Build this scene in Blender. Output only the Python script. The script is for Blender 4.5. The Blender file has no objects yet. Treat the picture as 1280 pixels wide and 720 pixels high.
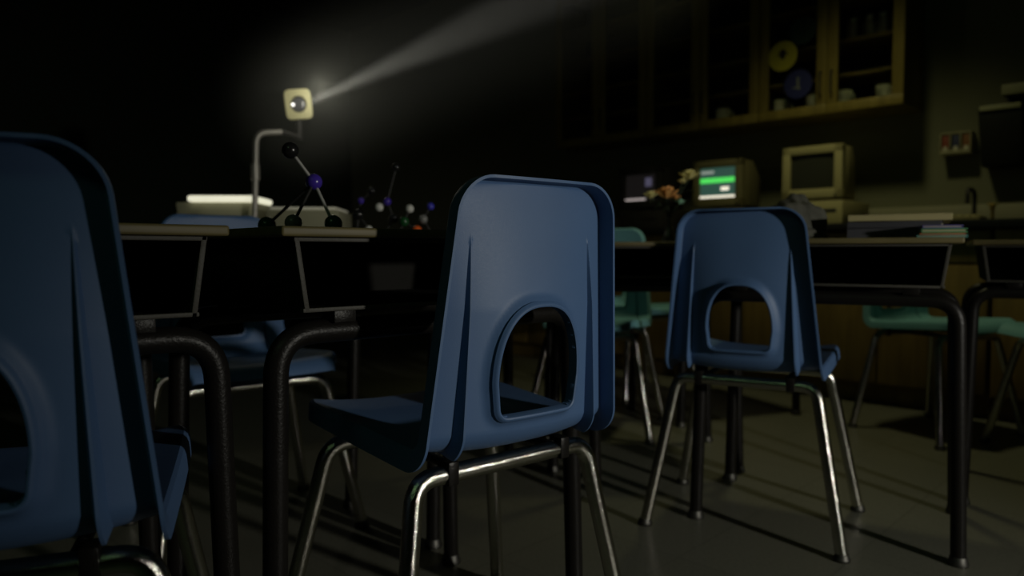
import bpy, bmesh, math, random
import numpy as np
from mathutils import Vector, Matrix
random.seed(7)
S = bpy.context.scene
C = S.collection
PI = math.pi
# ------------------------------------------------------------------ camera
FPX, YH, CH = 913.0, 316.0, 0.735
PITCH = math.atan((360 - YH) / FPX)
cam = bpy.data.objects.new('camera', bpy.data.cameras.new('camera'))
C.objects.link(cam)
cam.data.sensor_width = 36.0
cam.data.lens = 36.0 * FPX / 1280.0
cam.location = (0, 0, CH)
cam.rotation_euler = (PI / 2 - PITCH, 0, 0)
cam.data.clip_start = 0.02
cam.data.dof.use_dof = True
cam.data.dof.focus_distance = 1.05
cam.data.dof.aperture_fstop = 2.9
S.camera = cam
S.view_settings.view_transform = 'Standard'
S.view_settings.look = 'None'
S.view_settings.exposure = 0.0
S.view_settings.gamma = 1.0
S.view_settings.use_curve_mapping = False
w_ = bpy.data.worlds.new('world'); S.world = w_; w_.use_nodes = True
w_.node_tree.nodes['Background'].inputs[0].default_value = (0.3, 0.8, 0.2, 1)
w_.node_tree.nodes['Background'].inputs[1].default_value = 0.001
S.cycles.volume_step_rate = 1.5
S.cycles.sample_clamp_indirect = 3.0

def ray(px, py):
    u = (360 - py) / FPX
    return Vector(((px - 640) / FPX, math.cos(PITCH) + u * math.sin(PITCH), -math.sin(PITCH) + u * math.cos(PITCH)))
def at(px, py, Y):
    r = ray(px, py); return Vector((0, 0, CH)) + r * (Y / r.y)
N = Vector((.695, .719, 0)).normalized()      # out through the right-hand wall
T = Vector((-N.y, N.x, 0))                    # along it, away from the camera
WALL = 4.33
def W(s, d, z): return T * s + N * (WALL - d) + Vector((0, 0, z))
def onwall(px, py, d):                        # -> (s, z) of the point seen at that pixel on the plane d in front of the wall
    r = ray(px, py); o = Vector((0, 0, CH)); t = (WALL - d - N.dot(o)) / N.dot(r)
    p = o + r * t; return T.dot(p), p.z
WROT = math.atan2(T.y, T.x) + PI              # local x = towards the camera end, local y = into the wall

# ------------------------------------------------------------------ materials
def mat(name, color, rough=.5, metal=0., spec=.5, bump=0., bscale=40., var=0., vscale=8., emit=None, es=0., rvar=0., coat=0.):
    m = bpy.data.materials.new(name); m.use_nodes = True
    nt = m.node_tree; b = nt.nodes['Principled BSDF']
    b.inputs['Base Color'].default_value = (*color, 1)
    b.inputs['Roughness'].default_value = rough
    b.inputs['Metallic'].default_value = metal
    b.inputs['Specular IOR Level'].default_value = spec
    b.inputs['Coat Weight'].default_value = coat
    if emit: b.inputs['Emission Color'].default_value = (*emit, 1); b.inputs['Emission Strength'].default_value = es
    tc = nt.nodes.new('ShaderNodeTexCoord')
    def noise(scale, detail=4):
        n = nt.nodes.new('ShaderNodeTexNoise'); n.inputs['Scale'].default_value = scale; n.inputs['Detail'].default_value = detail
        nt.links.new(tc.outputs['Object'], n.inputs['Vector']); return n
    if var:
        n = noise(vscale); r = nt.nodes.new('ShaderNodeMix'); r.data_type = 'RGBA'
        r.inputs[6].default_value = (*[c * (1 - var) for c in color], 1); r.inputs[7].default_value = (*[min(1, c * (1 + var)) for c in color], 1)
        nt.links.new(n.outputs['Fac'], r.inputs[0]); nt.links.new(r.outputs[2], b.inputs['Base Color'])
    if rvar:
        n = noise(bscale * .5); r = nt.nodes.new('ShaderNodeMapRange')
        r.inputs[3].default_value = max(.03, rough - rvar); r.inputs[4].default_value = min(1, rough + rvar)
        nt.links.new(n.outputs['Fac'], r.inputs[0]); nt.links.new(r.outputs[0], b.inputs['Roughness'])
    if bump:
        n = noise(bscale); bp = nt.nodes.new('ShaderNodeBump'); bp.inputs['Strength'].default_value = bump; bp.inputs['Distance'].default_value = .002
        nt.links.new(n.outputs['Fac'], bp.inputs['Height']); nt.links.new(bp.outputs[0], b.inputs['Normal'])
    return m
M = {}
M['blue'] = mat('blue_plastic', (.078, .150, .305), .48, bump=.12, bscale=900, var=.10, vscale=9, rvar=.06, spec=.4)
M['teal'] = mat('teal_plastic', (.16, .38, .42), .5, var=.08, bump=.1, bscale=900, spec=.4)
M['chrome'] = mat('worn_chrome', (.60, .585, .52), .11, 1., bump=.32, bscale=600, rvar=.03)
M['glide'] = mat('dull_nickel_glide', (.10, .098, .09), .5, 1.)
M['clip'] = mat('dark_steel_clip', (.018, .018, .017), .5, 0., bump=.2, bscale=300)
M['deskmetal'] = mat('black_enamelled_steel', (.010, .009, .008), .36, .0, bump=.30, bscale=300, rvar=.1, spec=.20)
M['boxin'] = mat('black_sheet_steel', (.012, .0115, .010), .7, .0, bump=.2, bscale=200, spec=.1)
M['boxmetal'] = mat('grey_brown_sheet_steel', (.060, .057, .048), .55, .0, bump=.3, bscale=200, spec=.3)
def wood(name, c1, c2, rough=.5, sc=6., rot=(0, 0, 0), spec=.35):
    m = bpy.data.materials.new(name); m.use_nodes = True; nt = m.node_tree; b = nt.nodes['Principled BSDF']
    tc = nt.nodes.new('ShaderNodeTexCoord'); mp = nt.nodes.new('ShaderNodeMapping'); mp.inputs['Scale'].default_value = (sc, sc * 8, sc * 8) if rot == (0, 0, 0) else (sc * 8, sc * 8, sc)
    n = nt.nodes.new('ShaderNodeTexNoise'); n.inputs['Scale'].default_value = 1.; n.inputs['Detail'].default_value = 6; n.inputs['Distortion'].default_value = .6
    r = nt.nodes.new('ShaderNodeValToRGB'); r.color_ramp.elements[0].position = .35; r.color_ramp.elements[1].position = .68
    r.color_ramp.elements[0].color = (*c1, 1); r.color_ramp.elements[1].color = (*c2, 1)
    nt.links.new(tc.outputs['Object'], mp.inputs[0]); nt.links.new(mp.outputs[0], n.inputs['Vector']); nt.links.new(n.outputs['Fac'], r.inputs[0]); nt.links.new(r.outputs[0], b.inputs['Base Color'])
    b.inputs['Roughness'].default_value = rough; b.inputs['Specular IOR Level'].default_value = spec
    return m
M['desktop'] = wood('laminate_desktop', (.115, .095, .040), (.165, .135, .058))
M['oak'] = wood('golden_oak', (.20, .155, .035), (.29, .23, .055), rot=(0, 1, 0), sc=3)
M['oak2'] = wood('oak_panel', (.16, .11, .035), (.23, .16, .05), rot=(0, 1, 0), sc=3)
M['inside'] = mat('dark_cabinet_inside', (.02, .022, .018), .8, var=.2)
M['counter'] = mat('black_resin_worktop', (.012, .013, .012), .35, var=.2)
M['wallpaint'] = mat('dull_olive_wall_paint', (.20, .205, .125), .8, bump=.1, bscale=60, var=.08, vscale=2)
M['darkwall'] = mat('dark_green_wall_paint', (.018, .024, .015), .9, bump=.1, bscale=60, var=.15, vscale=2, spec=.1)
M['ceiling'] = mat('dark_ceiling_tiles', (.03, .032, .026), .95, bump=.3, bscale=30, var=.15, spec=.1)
M['base'] = mat('black_vinyl_baseboard', (.012, .012, .012), .5, var=.2)
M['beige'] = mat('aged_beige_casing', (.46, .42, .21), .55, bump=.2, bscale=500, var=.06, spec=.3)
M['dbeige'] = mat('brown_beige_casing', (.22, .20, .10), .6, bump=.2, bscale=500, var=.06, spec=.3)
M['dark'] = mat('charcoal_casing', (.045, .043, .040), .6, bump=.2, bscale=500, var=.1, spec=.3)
M['crt'] = mat('dark_crt_glass', (.035, .038, .024), .42, var=.1, spec=.4)
M['crt_dim'] = mat('dim_crt_glass', (.02, .02, .02), .3, emit=(.30, .26, .25), es=.022, var=.1)
M['crt_on'] = mat('lit_crt_glass', (.02, .05, .04), .3, emit=(.050, .125, .095), es=.55, var=.1)
M['green_lit'] = mat('green_screen_bar', (.02, .1, .02), .5, emit=(.10, .85, .13), es=.85, var=.1)
M['white_lit'] = mat('white_screen_bar', (.1, .1, .1), .5, emit=(.90, .84, .68), es=1.1, var=.05)
M['white_dim'] = mat('dim_white_screen_bar', (.1, .1, .1), .5, emit=(.60, .52, .50), es=.62, var=.05)
M['lav_dim'] = mat('lavender_screen_mark', (.05, .05, .1), .5, emit=(.28, .26, .42), es=.22, var=.05)
M['grey_lit'] = mat('grey_screen_text', (.1, .1, .1), .5, emit=(.50, .58, .50), es=.45, var=.05)
M['glass'] = mat('cabinet_glass', (.9, .95, .9), .03, spec=.5, var=.01)
_b = M['glass'].node_tree.nodes['Principled BSDF']; _b.inputs['Transmission Weight'].default_value = 1.0; _b.inputs['IOR'].default_value = 1.15
M['cup'] = mat('white_porcelain', (.62, .60, .46), .35, var=.04)
M['yellow'] = mat('yellow_sign', (.46, .42, .035), .6, var=.06)
M['bluesign'] = mat('blue_sign', (.018, .024, .13), .6, var=.06)
M['greensign'] = mat('green_sign', (.006, .030, .015), .6, var=.06)
M['signblack'] = mat('black_sign_ink', (.012, .012, .012), .6, var=.1)
M['signwhite'] = mat('pale_sign_ink', (.20, .22, .20), .6, var=.1)
M['lightglow'] = mat('glowing_diffuser', (.6, .6, .5), .6, emit=(1., .97, .74), es=.75, var=.02)
M['stage'] = mat('projector_stage_glass', (.5, .5, .4), .4, emit=(1., .95, .72), es=.10, var=.02)
M['cream'] = mat('cream_head_casing', (.62, .58, .32), .5, var=.05)
M['lens'] = mat('projector_lens', (.10, .10, .11), .12, spec=.8, var=.05)
M['hotspot'] = mat('lamp_glint', (.8, .8, .8), .5, emit=(1, .97, .9), es=2.2, var=.01)
M['greybeige'] = mat('grey_beige_casing', (.34, .33, .22), .55, bump=.2, bscale=400, var=.06)
M['postmetal'] = mat('satin_steel_post', (.42, .40, .36), .45, .6, var=.05)
M['bond'] = mat('grey_plastic_bond', (.34, .33, .31), .4, var=.05)
for k, c in dict(black=(.012, .012, .012), violet=(.055, .03, .33), dgreen=(.012, .075, .022), grey=(.20, .20, .19), white=(.62, .62, .58), orange=(.75, .12, .02), blue=(.05, .05, .45), red=(.4, .03, .02)).items():
    M['atom_' + k] = mat(k + '_atom_plastic', c, .22, var=.04)
M['rose_orange'] = mat('orange_petal', (.85, .42, .13), .6, var=.25, vscale=40)
M['rose_yellow'] = mat('yellow_petal', (.88, .78, .32), .6, var=.2, vscale=40)
M['rose_mint'] = mat('mint_petal', (.35, .65, .45), .6, var=.2, vscale=40)
M['leaf'] = mat('dark_leaf', (.02, .035, .012), .6, var=.3, vscale=30)
M['vase'] = mat('grey_glass_vase', (.16, .15, .13), .2, var=.1)
M['knit'] = mat('grey_knitted_wool', (.085, .085, .07), .9, bump=1., bscale=160, var=.35, vscale=60, spec=.1)
M['book_tan'] = mat('tan_book_cover', (.40, .35, .17), .6, var=.1)
M['pages'] = mat('yellowed_pages', (.40, .37, .22), .8, bump=.4, bscale=200, var=.1)
M['book_dark'] = mat('slate_binder_cover', (.055, .055, .065), .5, var=.15)
M['fold_violet'] = mat('violet_folder', (.08, .07, .26), .6, var=.1)
M['fold_green'] = mat('green_folder', (.055, .20, .08), .6, var=.1)
M['fold_orange'] = mat('orange_folder', (.42, .13, .04), .6, var=.1)
M['fold_teal'] = mat('teal_folder', (.08, .26, .24), .6, var=.1)
M['towel'] = mat('black_dispenser_plastic', (.018, .020, .016), .5, var=.1, spec=.2)
M['lip'] = mat('olive_metal_lip', (.34, .34, .19), .5, var=.05)
M['rack'] = mat('beige_rack_plastic', (.40, .38, .22), .6, var=.05)
M['p_red'] = mat('red_packet', (.28, .06, .03), .6, var=.1)
M['p_navy'] = mat('navy_packet', (.04, .05, .12), .6, var=.1)
M['p_brown'] = mat('brown_packet', (.24, .10, .03), .6, var=.1)
M['brass'] = mat('brass', (.62, .45, .12), .3, 1., var=.05)
M['steel'] = mat('brushed_steel', (.3, .3, .27), .35, 1., var=.05)
# vinyl tile floor
def floor_mat():
    m = bpy.data.materials.new('waxed_vinyl_tiles'); m.use_nodes = True; nt = m.node_tree; b = nt.nodes['Principled BSDF']
    tc = nt.nodes.new('ShaderNodeTexCoord'); mp = nt.nodes.new('ShaderNodeMapping'); mp.inputs['Rotation'].default_value = (0, 0, -WROT)
    br = nt.nodes.new('ShaderNodeTexBrick'); br.offset = 0; br.inputs['Scale'].default_value = 1.; br.inputs['Brick Width'].default_value = .305; br.inputs['Row Height'].default_value = .305
    br.inputs['Mortar Size'].default_value = .0016; br.inputs['Color1'].default_value = (.180, .180, .140, 1); br.inputs['Color2'].default_value = (.192, .192, .150, 1); br.inputs['Mortar'].default_value = (.13, .13, .10, 1)
    n = nt.nodes.new('ShaderNodeTexNoise'); n.inputs['Scale'].default_value = 120; n.inputs['Detail'].default_value = 3
    n2 = nt.nodes.new('ShaderNodeTexNoise'); n2.inputs['Scale'].default_value = 3; n2.inputs['Detail'].default_value = 5
    mx = nt.nodes.new('ShaderNodeMix'); mx.data_type = 'RGBA'; mx.blend_type = 'MULTIPLY'; mx.inputs[0].default_value = .5
    r = nt.nodes.new('ShaderNodeMapRange'); r.inputs[3].default_value = .22; r.inputs[4].default_value = .42
    nt.links.new(tc.outputs['Object'], mp.inputs[0]); nt.links.new(mp.outputs[0], br.inputs['Vector'])
    nt.links.new(tc.outputs['Object'], n.inputs['Vector']); nt.links.new(tc.outputs['Object'], n2.inputs['Vector'])
    nt.links.new(br.outputs['Color'], mx.inputs[6]); nt.links.new(n.outputs['Fac'], mx.inputs[7]); nt.links.new(mx.outputs[2], b.inputs['Base Color'])
    nt.links.new(n2.outputs['Fac'], r.inputs[0]); nt.links.new(r.outputs[0], b.inputs['Roughness'])
    b.inputs['Specular IOR Level'].default_value = .35
    return m
M['floor'] = floor_mat()

# ------------------------------------------------------------------ mesh helpers
class MB:
    def __init__(s): s.v = []; s.f = []
    def add(s, v, f):
        o = len(s.v); s.v += [tuple(p) for p in v]; s.f += [tuple(i + o for i in q) for q in f]; return s
    def box(s, x0, x1, y0, y1, z0, z1, bev=0., seg=2, taper=None):
        bm = bmesh.new(); bmesh.ops.create_cube(bm, size=1.)
        for v in bm.verts:
            v.co = ((x0 + x1) / 2 + v.co.x * (x1 - x0), (y0 + y1) / 2 + v.co.y * (y1 - y0), (z0 + z1) / 2 + v.co.z * (z1 - z0))
        if bev: bmesh.ops.bevel(bm, geom=list(bm.edges), offset=bev, segments=seg, profile=.5, affect='EDGES')
        if taper:
            for v in bm.verts: v.co = taper(v.co)
        bm.verts.index_update()
        s.add([v.co.copy() for v in bm.verts], [[v.index for v in f.verts] for f in bm.faces]); bm.free(); return s
    def tube(s, path, r, n=14, caps=True):
        path = [Vector(p) for p in path]; k = len(path)
        rr = r if isinstance(r, (list, tuple)) else [r] * k
        v = []; up = None
        for i, p in enumerate(path):
            t = (path[min(i + 1, k - 1)] - path[max(i - 1, 0)]).normalized()
            if up is None: up = t.orthogonal().normalized()
            up = (up - t * up.dot(t)).normalized(); b = t.cross(up)
            for j in range(n):
                a = 2 * PI * j / n; v.append(p + (up * math.cos(a) + b * math.sin(a)) * rr[i])
        f = [(i * n + j, i * n + (j + 1) % n, (i + 1) * n + (j + 1) % n, (i + 1) * n + j) for i in range(k - 1) for j in range(n)]
        if caps: f += [tuple(reversed(range(n))), tuple((k - 1) * n + j for j in range(n))]
        return s.add(v, f)
    def lathe(s, prof, n=24, o=(0, 0, 0), M4=None):
        v = []; k = len(prof)
        for r, z in prof:
            for j in range(n):
                a = 2 * PI * j / n; p = Vector((r * math.cos(a), r * math.sin(a), z))
                if M4: p = M4 @ p
                v.append(p + Vector(o))
        f = [(i * n + j, i * n + (j + 1) % n, (i + 1) * n + (j + 1) % n, (i + 1) * n + j) for i in range(k - 1) for j in range(n)]
        f += [tuple(reversed(range(n))), tuple((k - 1) * n + j for j in range(n))]
        return s.add(v, f)
    def ball(s, o, r, n=20, m=12, fn=None):
        v = []; f = []
        for i in range(m + 1):
            th = PI * i / m
            for j in range(n):
                a = 2 * PI * j / n; d = Vector((math.sin(th) * math.cos(a), math.sin(th) * math.sin(a), math.cos(th)))
                q = r * (fn(d) if fn else 1.); v.append(Vector(o) + d * q)
        f = [(i * n + j, (i + 1) * n + j, (i + 1) * n + (j + 1) % n, i * n + (j + 1) % n) for i in range(m) for j in range(n)]
        return s.add(v, f)
    def mesh(s, name, m, smooth=38):
        me = bpy.data.meshes.new(name); me.from_pydata(s.v, [], s.f)
        bm = bmesh.new(); bm.from_mesh(me); bmesh.ops.remove_doubles(bm, verts=bm.verts, dist=1e-6)
        bmesh.ops.recalc_face_normals(bm, faces=bm.faces); bm.to_mesh(me); bm.free()
        me.materials.append(m)
        for p in me.polygons: p.use_smooth = True
        me.set_sharp_from_angle(angle=math.radians(smooth)); me.update()
        return me
    def build(s, name, m, parent=None, smooth=38):
        o = bpy.data.objects.new(name, s.mesh(name, m, smooth)); C.objects.link(o)
        if parent: o.parent = parent
        return o
def tag(o, label=None, cat=None, group=None, kind=None):
    if label: o['label'] = label
    if cat: o['category'] = cat
    if group: o['group'] = group
    if kind: o['kind'] = kind
    return o
def thing(name, label, cat, loc=(0, 0, 0), rz=0., group=None):
    o = bpy.data.objects.new(name, None); C.objects.link(o); o.location = loc; o.rotation_euler = (0, 0, rz); o.empty_display_size = .05
    return tag(o, label, cat, group)
def copy_tree(o, parent=None):
    c = o.copy(); C.objects.link(c); c.parent = parent
    for ch in list(o.children): copy_tree(ch, c)
    return c
def place(src, used, loc, rz, label, group=None):
    o = src if not used else copy_tree(src)
    o.location = loc; o.rotation_euler = (0, 0, rz); o['label'] = label
    if group: o['group'] = group
    return o
def fillet(pts, r, n=8):
    pts = [Vector(p) for p in pts]; out = [pts[0]]
    for i in range(1, len(pts) - 1):
        p, a, b = pts[i], pts[i - 1], pts[i + 1]; da = (a - p).normalized(); db = (b - p).normalized()
        ang = da.angle(db); t = min(r / math.tan(ang / 2), (a - p).length * .48, (b - p).length * .48)
        A, B = p + da * t, p + db * t
        for k in range(n + 1):
            u = k / n; out.append(A * (1 - u) ** 2 + p * 2 * u * (1 - u) + B * u * u)
    out.append(pts[-1]); return out
def dense(path, step=.05):
    out = [path[0]]
    for a, b in zip(path, path[1:]):
        k = max(1, int((b - a).length / step))
        for i in range(1, k + 1): out.append(a.lerp(b, i / k))
    return out

# ------------------------------------------------------------------ chair shell
def build_shell():
    zt = .834
    rows = []   # (y, z, ny, nz, part) reference line of the flange edge
    lean = math.atan2(.033, .378)
    def yl(z): return -.035 + (.822 - z) * math.tan(lean)
    zs = [zt - .045 * (1 - math.cos(a)) for a in np.linspace(0, PI / 2, 11)]
    zs += list(np.linspace(zt - .045, .470, 62))[1:]
    for z in zs: rows.append((yl(z), z, -math.cos(lean), -math.sin(lean), 'back'))
    # bend into the seat
    R_ = .052; y0, z0 = yl(.470), .470
    cx_, cz_ = y0 + R_ * math.cos(lean), z0 + R_ * math.sin(lean)
    a0 = lean; a1 = PI / 2 + math.radians(2)
    for a in np.linspace(a0, a1, 17)[1:]:
        rows.append((cx_ - R_ * math.cos(a), cz_ - R_ * math.sin(a), -math.cos(a), -math.sin(a), 'bend'))
    ys, zs_ = rows[-1][0], rows[-1][1]
    for t in np.linspace(0, 1, 30)[1:]:
        rows.append((ys + t * (.365 - ys), zs_ + t * .022, .06 * 0 - 0., -1., 'seat'))
    ye, ze = rows[-1][0], rows[-1][1]
    for a in np.linspace(0, math.radians(75), 9)[1:]:
        rows.append((ye + .03 * math.sin(a), ze - .03 * (1 - math.cos(a)), math.sin(a) * -.0 + math.sin(a) * .0 - math.sin(a) * .6, -math.cos(a), 'lip'))
    rows = [(y, z, *(Vector((ny, nz)).normalized()), p) for y, z, ny, nz, p in rows]
    # arc length for seat width
    def xo(z, y, p):
        if p == 'back':
            s_ = .1495 + (.81 - z) * .108; d = zt - z
            return s_ - .045 + math.sqrt(max(0, .045 ** 2 - max(0, .045 - d) ** 2)) if d < .045 else s_
        base = .1495 + (.81 - .470) * .108
        if p == 'bend': return base + .004 * (1 - (z - .418) / .052)
        t = (y - .05) / (.40 - .05)
        x = base + .004 + .008 * math.sin(min(1, t) * PI * .5)
        if t > .82: x -= .035 * ((t - .82) / .18) ** 2
        return x
    # hole outline (x, z)
    hp = []
    for th in np.linspace(0, PI, 41):
        c, s_ = math.cos(th), math.sin(th)
        hp.append((.0800 * abs(c) ** .78 * (1 if c >= 0 else -1), .545 + .112 * s_ ** .92))
    rc = .016; zb = .492; xb = .0755
    for th in np.linspace(PI, 1.5 * PI, 9): hp.append((-xb + rc + rc * math.cos(th), zb + rc + rc * math.sin(th)))
    for th in np.linspace(1.5 * PI, 2 * PI, 9): hp.append((xb - rc + rc * math.cos(th), zb + rc + rc * math.sin(th)))
    # resample
    P = np.array(hp + [hp[0]]); L = np.r_[0, np.cumsum(np.linalg.norm(np.diff(P, axis=0), axis=1))]
    u = np.linspace(0, L[-1], 121)[:-1]; HP = np.c_[np.interp(u, L, P[:, 0]), np.interp(u, L, P[:, 1])]
    def inside(x, z):
        c = False; n = len(HP)
        for i in range(n):
            x1, z1 = HP[i]; x2, z2 = HP[i - 1]
            if (z1 > z) != (z2 > z) and x < (x2 - x1) * (z - z1) / (z2 - z1) + x1: c = not c
        return c
    def hdist(x, z): return float(np.min(np.hypot(HP[:, 0] - x, HP[:, 1] - z)))
    def rib(z, p):
        a = max(0., min(1., (.757 - z) / .30)) ** .75
        if z < .436: a *= max(0., 1 - (.436 - z) / .016)
        if p not in ('back', 'bend'): a = 0.
        x = .117 + (.75 - z) / .307 * .015
        return (min(x, .117) if z > .75 else x), a
    def cc(z, p):
        if p == 'back':
            t = (zt - z) / (zt - .47); return -.020 + .022 * min(1, t * 2.0) ** 1.0 + .003 * t
        if p == 'bend': return .005 - .017 * (1 - (z - .418) / .052)
        return -.013
    def disp(x, z, p, X):
        c = cc(z, p); e = -.027
        d = c + (e - c) * min(1., abs(x) / max(X, .05)) ** 2.4
        if p == 'back' and z < .72:
            h = hdist(x, z)
            if inside(x, z): h = 0
            if h < .019: d += .0110 * (1 - h / .019) ** 2 * (1 + 2 * h / .019)
        if p == 'back':   # rolled edge under the top flange
            k = max(0., 1 - (zt - z) / .010); d += .0 * k
        return d
    verts = []; grid = []
    for (y, z, ny, nz, p) in rows:
        X = xo(z, y, p) - .006
        xr, a = rib(z, p); xr = min(xr, X * .78)
        wi, wo = .0012 + .0045 * a, .0012 + .0045 * a
        half = [0.] + [t * (xr - wi) for t in np.linspace(0, 1, 24)[1:]]
        cw = .0012 + .0022 * a
        half += [xr - wi * .5, xr, xr + cw * .5, xr + cw, xr + cw + wo * .5, xr + cw + wo]; xw = xr + cw + wo
        half += [xw + (X - xw) * t for t in np.linspace(0, 1, 12)[1:]]
        line = []
        for sgn, hs in ((-1, half[:0:-1]), (1, half)):
            for x in hs:
                d = disp(x, z, p, X)
                if xr - wi < x <= xr: d += .019 * a * (x - xr + wi) / wi
                elif xr < x <= xr + cw: d += .019 * a
                elif xr + cw < x < xw: d += .019 * a * (xw - x) / wo
                line.append(len(verts)); verts.append((sgn * x, y + ny * d, z + nz * d))
        grid.append(line)
    faces = []; nc = len(grid[0])
    for i in range(len(grid) - 1):
        for j in range(nc - 1):
            q = (grid[i][j], grid[i][j + 1], grid[i + 1][j + 1], grid[i + 1][j])
            cx = sum(verts[k][0] for k in q) / 4; cz = sum(verts[k][2] for k in q) / 4
            if rows[i][4] == 'back' and .48 < cz < .67 and abs(cx) < .085 and inside(cx, cz): continue
            faces.append(q)
    # flange swept round the outline
    nr = len(grid)
    loop = [(i, 0) for i in range(nr - 1, 0, -1)] + [(0, j) for j in range(nc)] + [(i, nc - 1) for i in range(1, nr)]
    B = [Vector(verts[grid[i][j]]) for i, j in loop]; NN = [Vector((0, rows[i][2], rows[i][3])) for i, j in loop]
    prev = [grid[i][j] for i, j in loop]
    prof = [(.0025, .0015), (.0045, .006), (.0055, .014), (.0062, .022), (.0066, .028)]
    kk = len(B)
    for (o_, n_) in prof:
        cur = []
        for q in range(kk):
            t = (B[min(q + 1, kk - 1)] - B[max(q - 1, 0)]).normalized(); out = NN[q].cross(t).normalized()
            ctr = Vector((0, B[q].y, min(B[q].z, .70)))
            if out.dot(B[q] - ctr) < 0: out = -out
            i = loop[q][0]; sc = 1.
            if rows[i][4] == 'lip': sc = max(.25, 1 - (i - (nr - 9)) / 9)
            cur.append(len(verts)); verts.append(tuple(B[q] + out * o_ + NN[q] * n_ * sc))
        for q in range(kk - 1): faces.append((prev[q], prev[q + 1], cur[q + 1], cur[q]))
        prev = cur
    # rim of the hand hole
    hn = len(HP); rings = []
    ny, nz = rows[20][2], rows[20][3]
    for (o_, n_) in ((.0075, -.0016), (.005, .0015), (.0035, .0034), (.0012, .0042), (-.0012, .0034), (-.0022, .0005), (-.0024, -.013)):
        cur = []
        for q in range(hn):
            t = HP[(q + 1) % hn] - HP[q - 1]; t = t / np.linalg.norm(t); o2 = np.array((t[1], -t[0]))
            x, z = HP[q]; X = xo(z, 0, 'back') - .006
            d = cc(z, 'back'); e = -.027; d = d + (e - d) * (abs(x) / X) ** 2.4 + .0110
            xx, zz = x + o2[0] * o_, z + o2[1] * o_
            cur.append(len(verts)); verts.append((xx, yl(zz) + ny * (d + n_), zz + nz * (d + n_)))
        rings.append(cur)
    for a, b in zip(rings, rings[1:]):
        for q in range(hn): faces.append((a[q], a[(q + 1) % hn], b[(q + 1) % hn], b[q]))
    # orientation: outer (rear / under) side up
    me = bpy.data.meshes.new('seat_shell'); me.from_pydata(verts, [], faces)
    bm = bmesh.new(); bm.from_mesh(me)
    bm.faces.ensure_lookup_table(); bm.normal_update()
    bmesh.ops.recalc_face_normals(bm, faces=bm.faces)
    bm.normal_update()
    tst = [f for f in bm.faces if abs(f.calc_center_median().x) < .05 and .70 < f.calc_center_median().z < .78]
    if sum(f.normal.y for f in tst) > 0: bmesh.ops.reverse_faces(bm, faces=bm.faces)
    # the rim is its own island: face it the same way
    bm.normal_update()
    rimv = set(i for r in rings for i in r)
    rf = [f for f in bm.faces if all(v.index in rimv for v in f.verts)]
    if sum(f.normal.y for f in rf if f.calc_center_median().y < 0 and abs(f.normal.y) > .5) > 0: bmesh.ops.reverse_faces(bm, faces=rf)
    bm.to_mesh(me); bm.free()
    ob = bpy.data.objects.new('tmp_shell', me); C.objects.link(ob)
    md = ob.modifiers.new('s', 'SOLIDIFY'); md.thickness = .0042; md.offset = -1; md.use_even_offset = False; md.use_quality_normals = True
    dg = bpy.context.evaluated_depsgraph_get(); dg.update()
    me2 = bpy.data.meshes.new_from_object(ob.evaluated_get(dg)); me2.name = 'seat_shell'
    bpy.data.objects.remove(ob)
    for p in me2.polygons: p.use_smooth = True
    me2.set_sharp_from_angle(angle=math.radians(34))
    return me2
shell_me = build_shell()
CR = .0145
def make_chair(color):
    root = thing('school_chair', 'x', 'chair')
    me = shell_me if color == 'blue' else shell_me.copy()
    me.materials.clear(); me.materials.append(M[color])
    o = bpy.data.objects.new('seat_shell', me); C.objects.link(o); o.parent = root
    fr = MB(); path = fillet([(-.244, 0, .008), (-.174, .053, .402), (.174, .053, .402), (.244, 0, .008)], .042, 10)
    fr.tube(dense(path), CR, 18); rf = fr.build('rear_leg_frame', M['chrome'], root)
    ff = MB(); path = fillet([(-.253, .395, .008), (-.178, .325, .402), (.178, .325, .402), (.253, .395, .008)], .042, 10)
    ff.tube(dense(path), CR, 18); f2 = ff.build('front_leg_frame', M['chrome'], root)
    for par, pts in ((rf, ((-.244, 0), (.244, 0))), (f2, ((-.253, .395), (.253, .395)))):
        for x, y in pts:
            g = MB(); g.lathe([(.012, .0), (.019, .001), (.020, .006), (.0175, .010), (.0160, .016), (.0150, .018)], 18, (x, y, 0)); g.build('glide', M['glide'], par)
    for x in (-.10, .10): st = MB(); st.tube(dense([Vector((x, .053, .409)), Vector((x, .325, .409))]), .008, 10); st.build('under_seat_rail', M['clip'], root)
    for x in (-.115, .115):
        c = MB(); c.box(x - .010, x + .010, .037, .069, .387, .4235, .003); c.build('bracket', M['deskmetal'], root)
    return root
blue = make_chair('blue'); teal = make_chair('teal')
R = math.radians
GB, GT = 'blue school chairs', 'teal school chairs'
place(blue, False, (.026, 1.12, 0), R(39.8), 'blue plastic school chair in the middle, nearest in focus, arched hole in its back', GB)
place(blue, True, (.574, 1.829, 0), R(-29.0), 'blue plastic school chair pushed under the desk that carries books', GB)
place(blue, True, (-.541, .680, 0), R(21.1), 'closest and largest blue school chair, cut off by the left edge', GB)
place(blue, True, (-.843, 2.096, 0), R(-143.), 'blue school chair facing this way behind the left desks, mostly in shadow', GB)
place(teal, False, (.43, 3.25, 0), R(160), 'teal school chair behind the desk with the vase of flowers', GT)
place(teal, True, (.56, 4.00, 0), R(212), 'teal school chair farthest back, seen between the blue chairs', GT)
place(teal, True, (1.66, 3.16, 0), R(205), 'teal school chair whose seat shows beneath the desk with books', GT)
place(teal, True, (2.25, 2.58, 0), R(92), 'teal school chair at the right edge, only the seat corner showing', GT)

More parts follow.
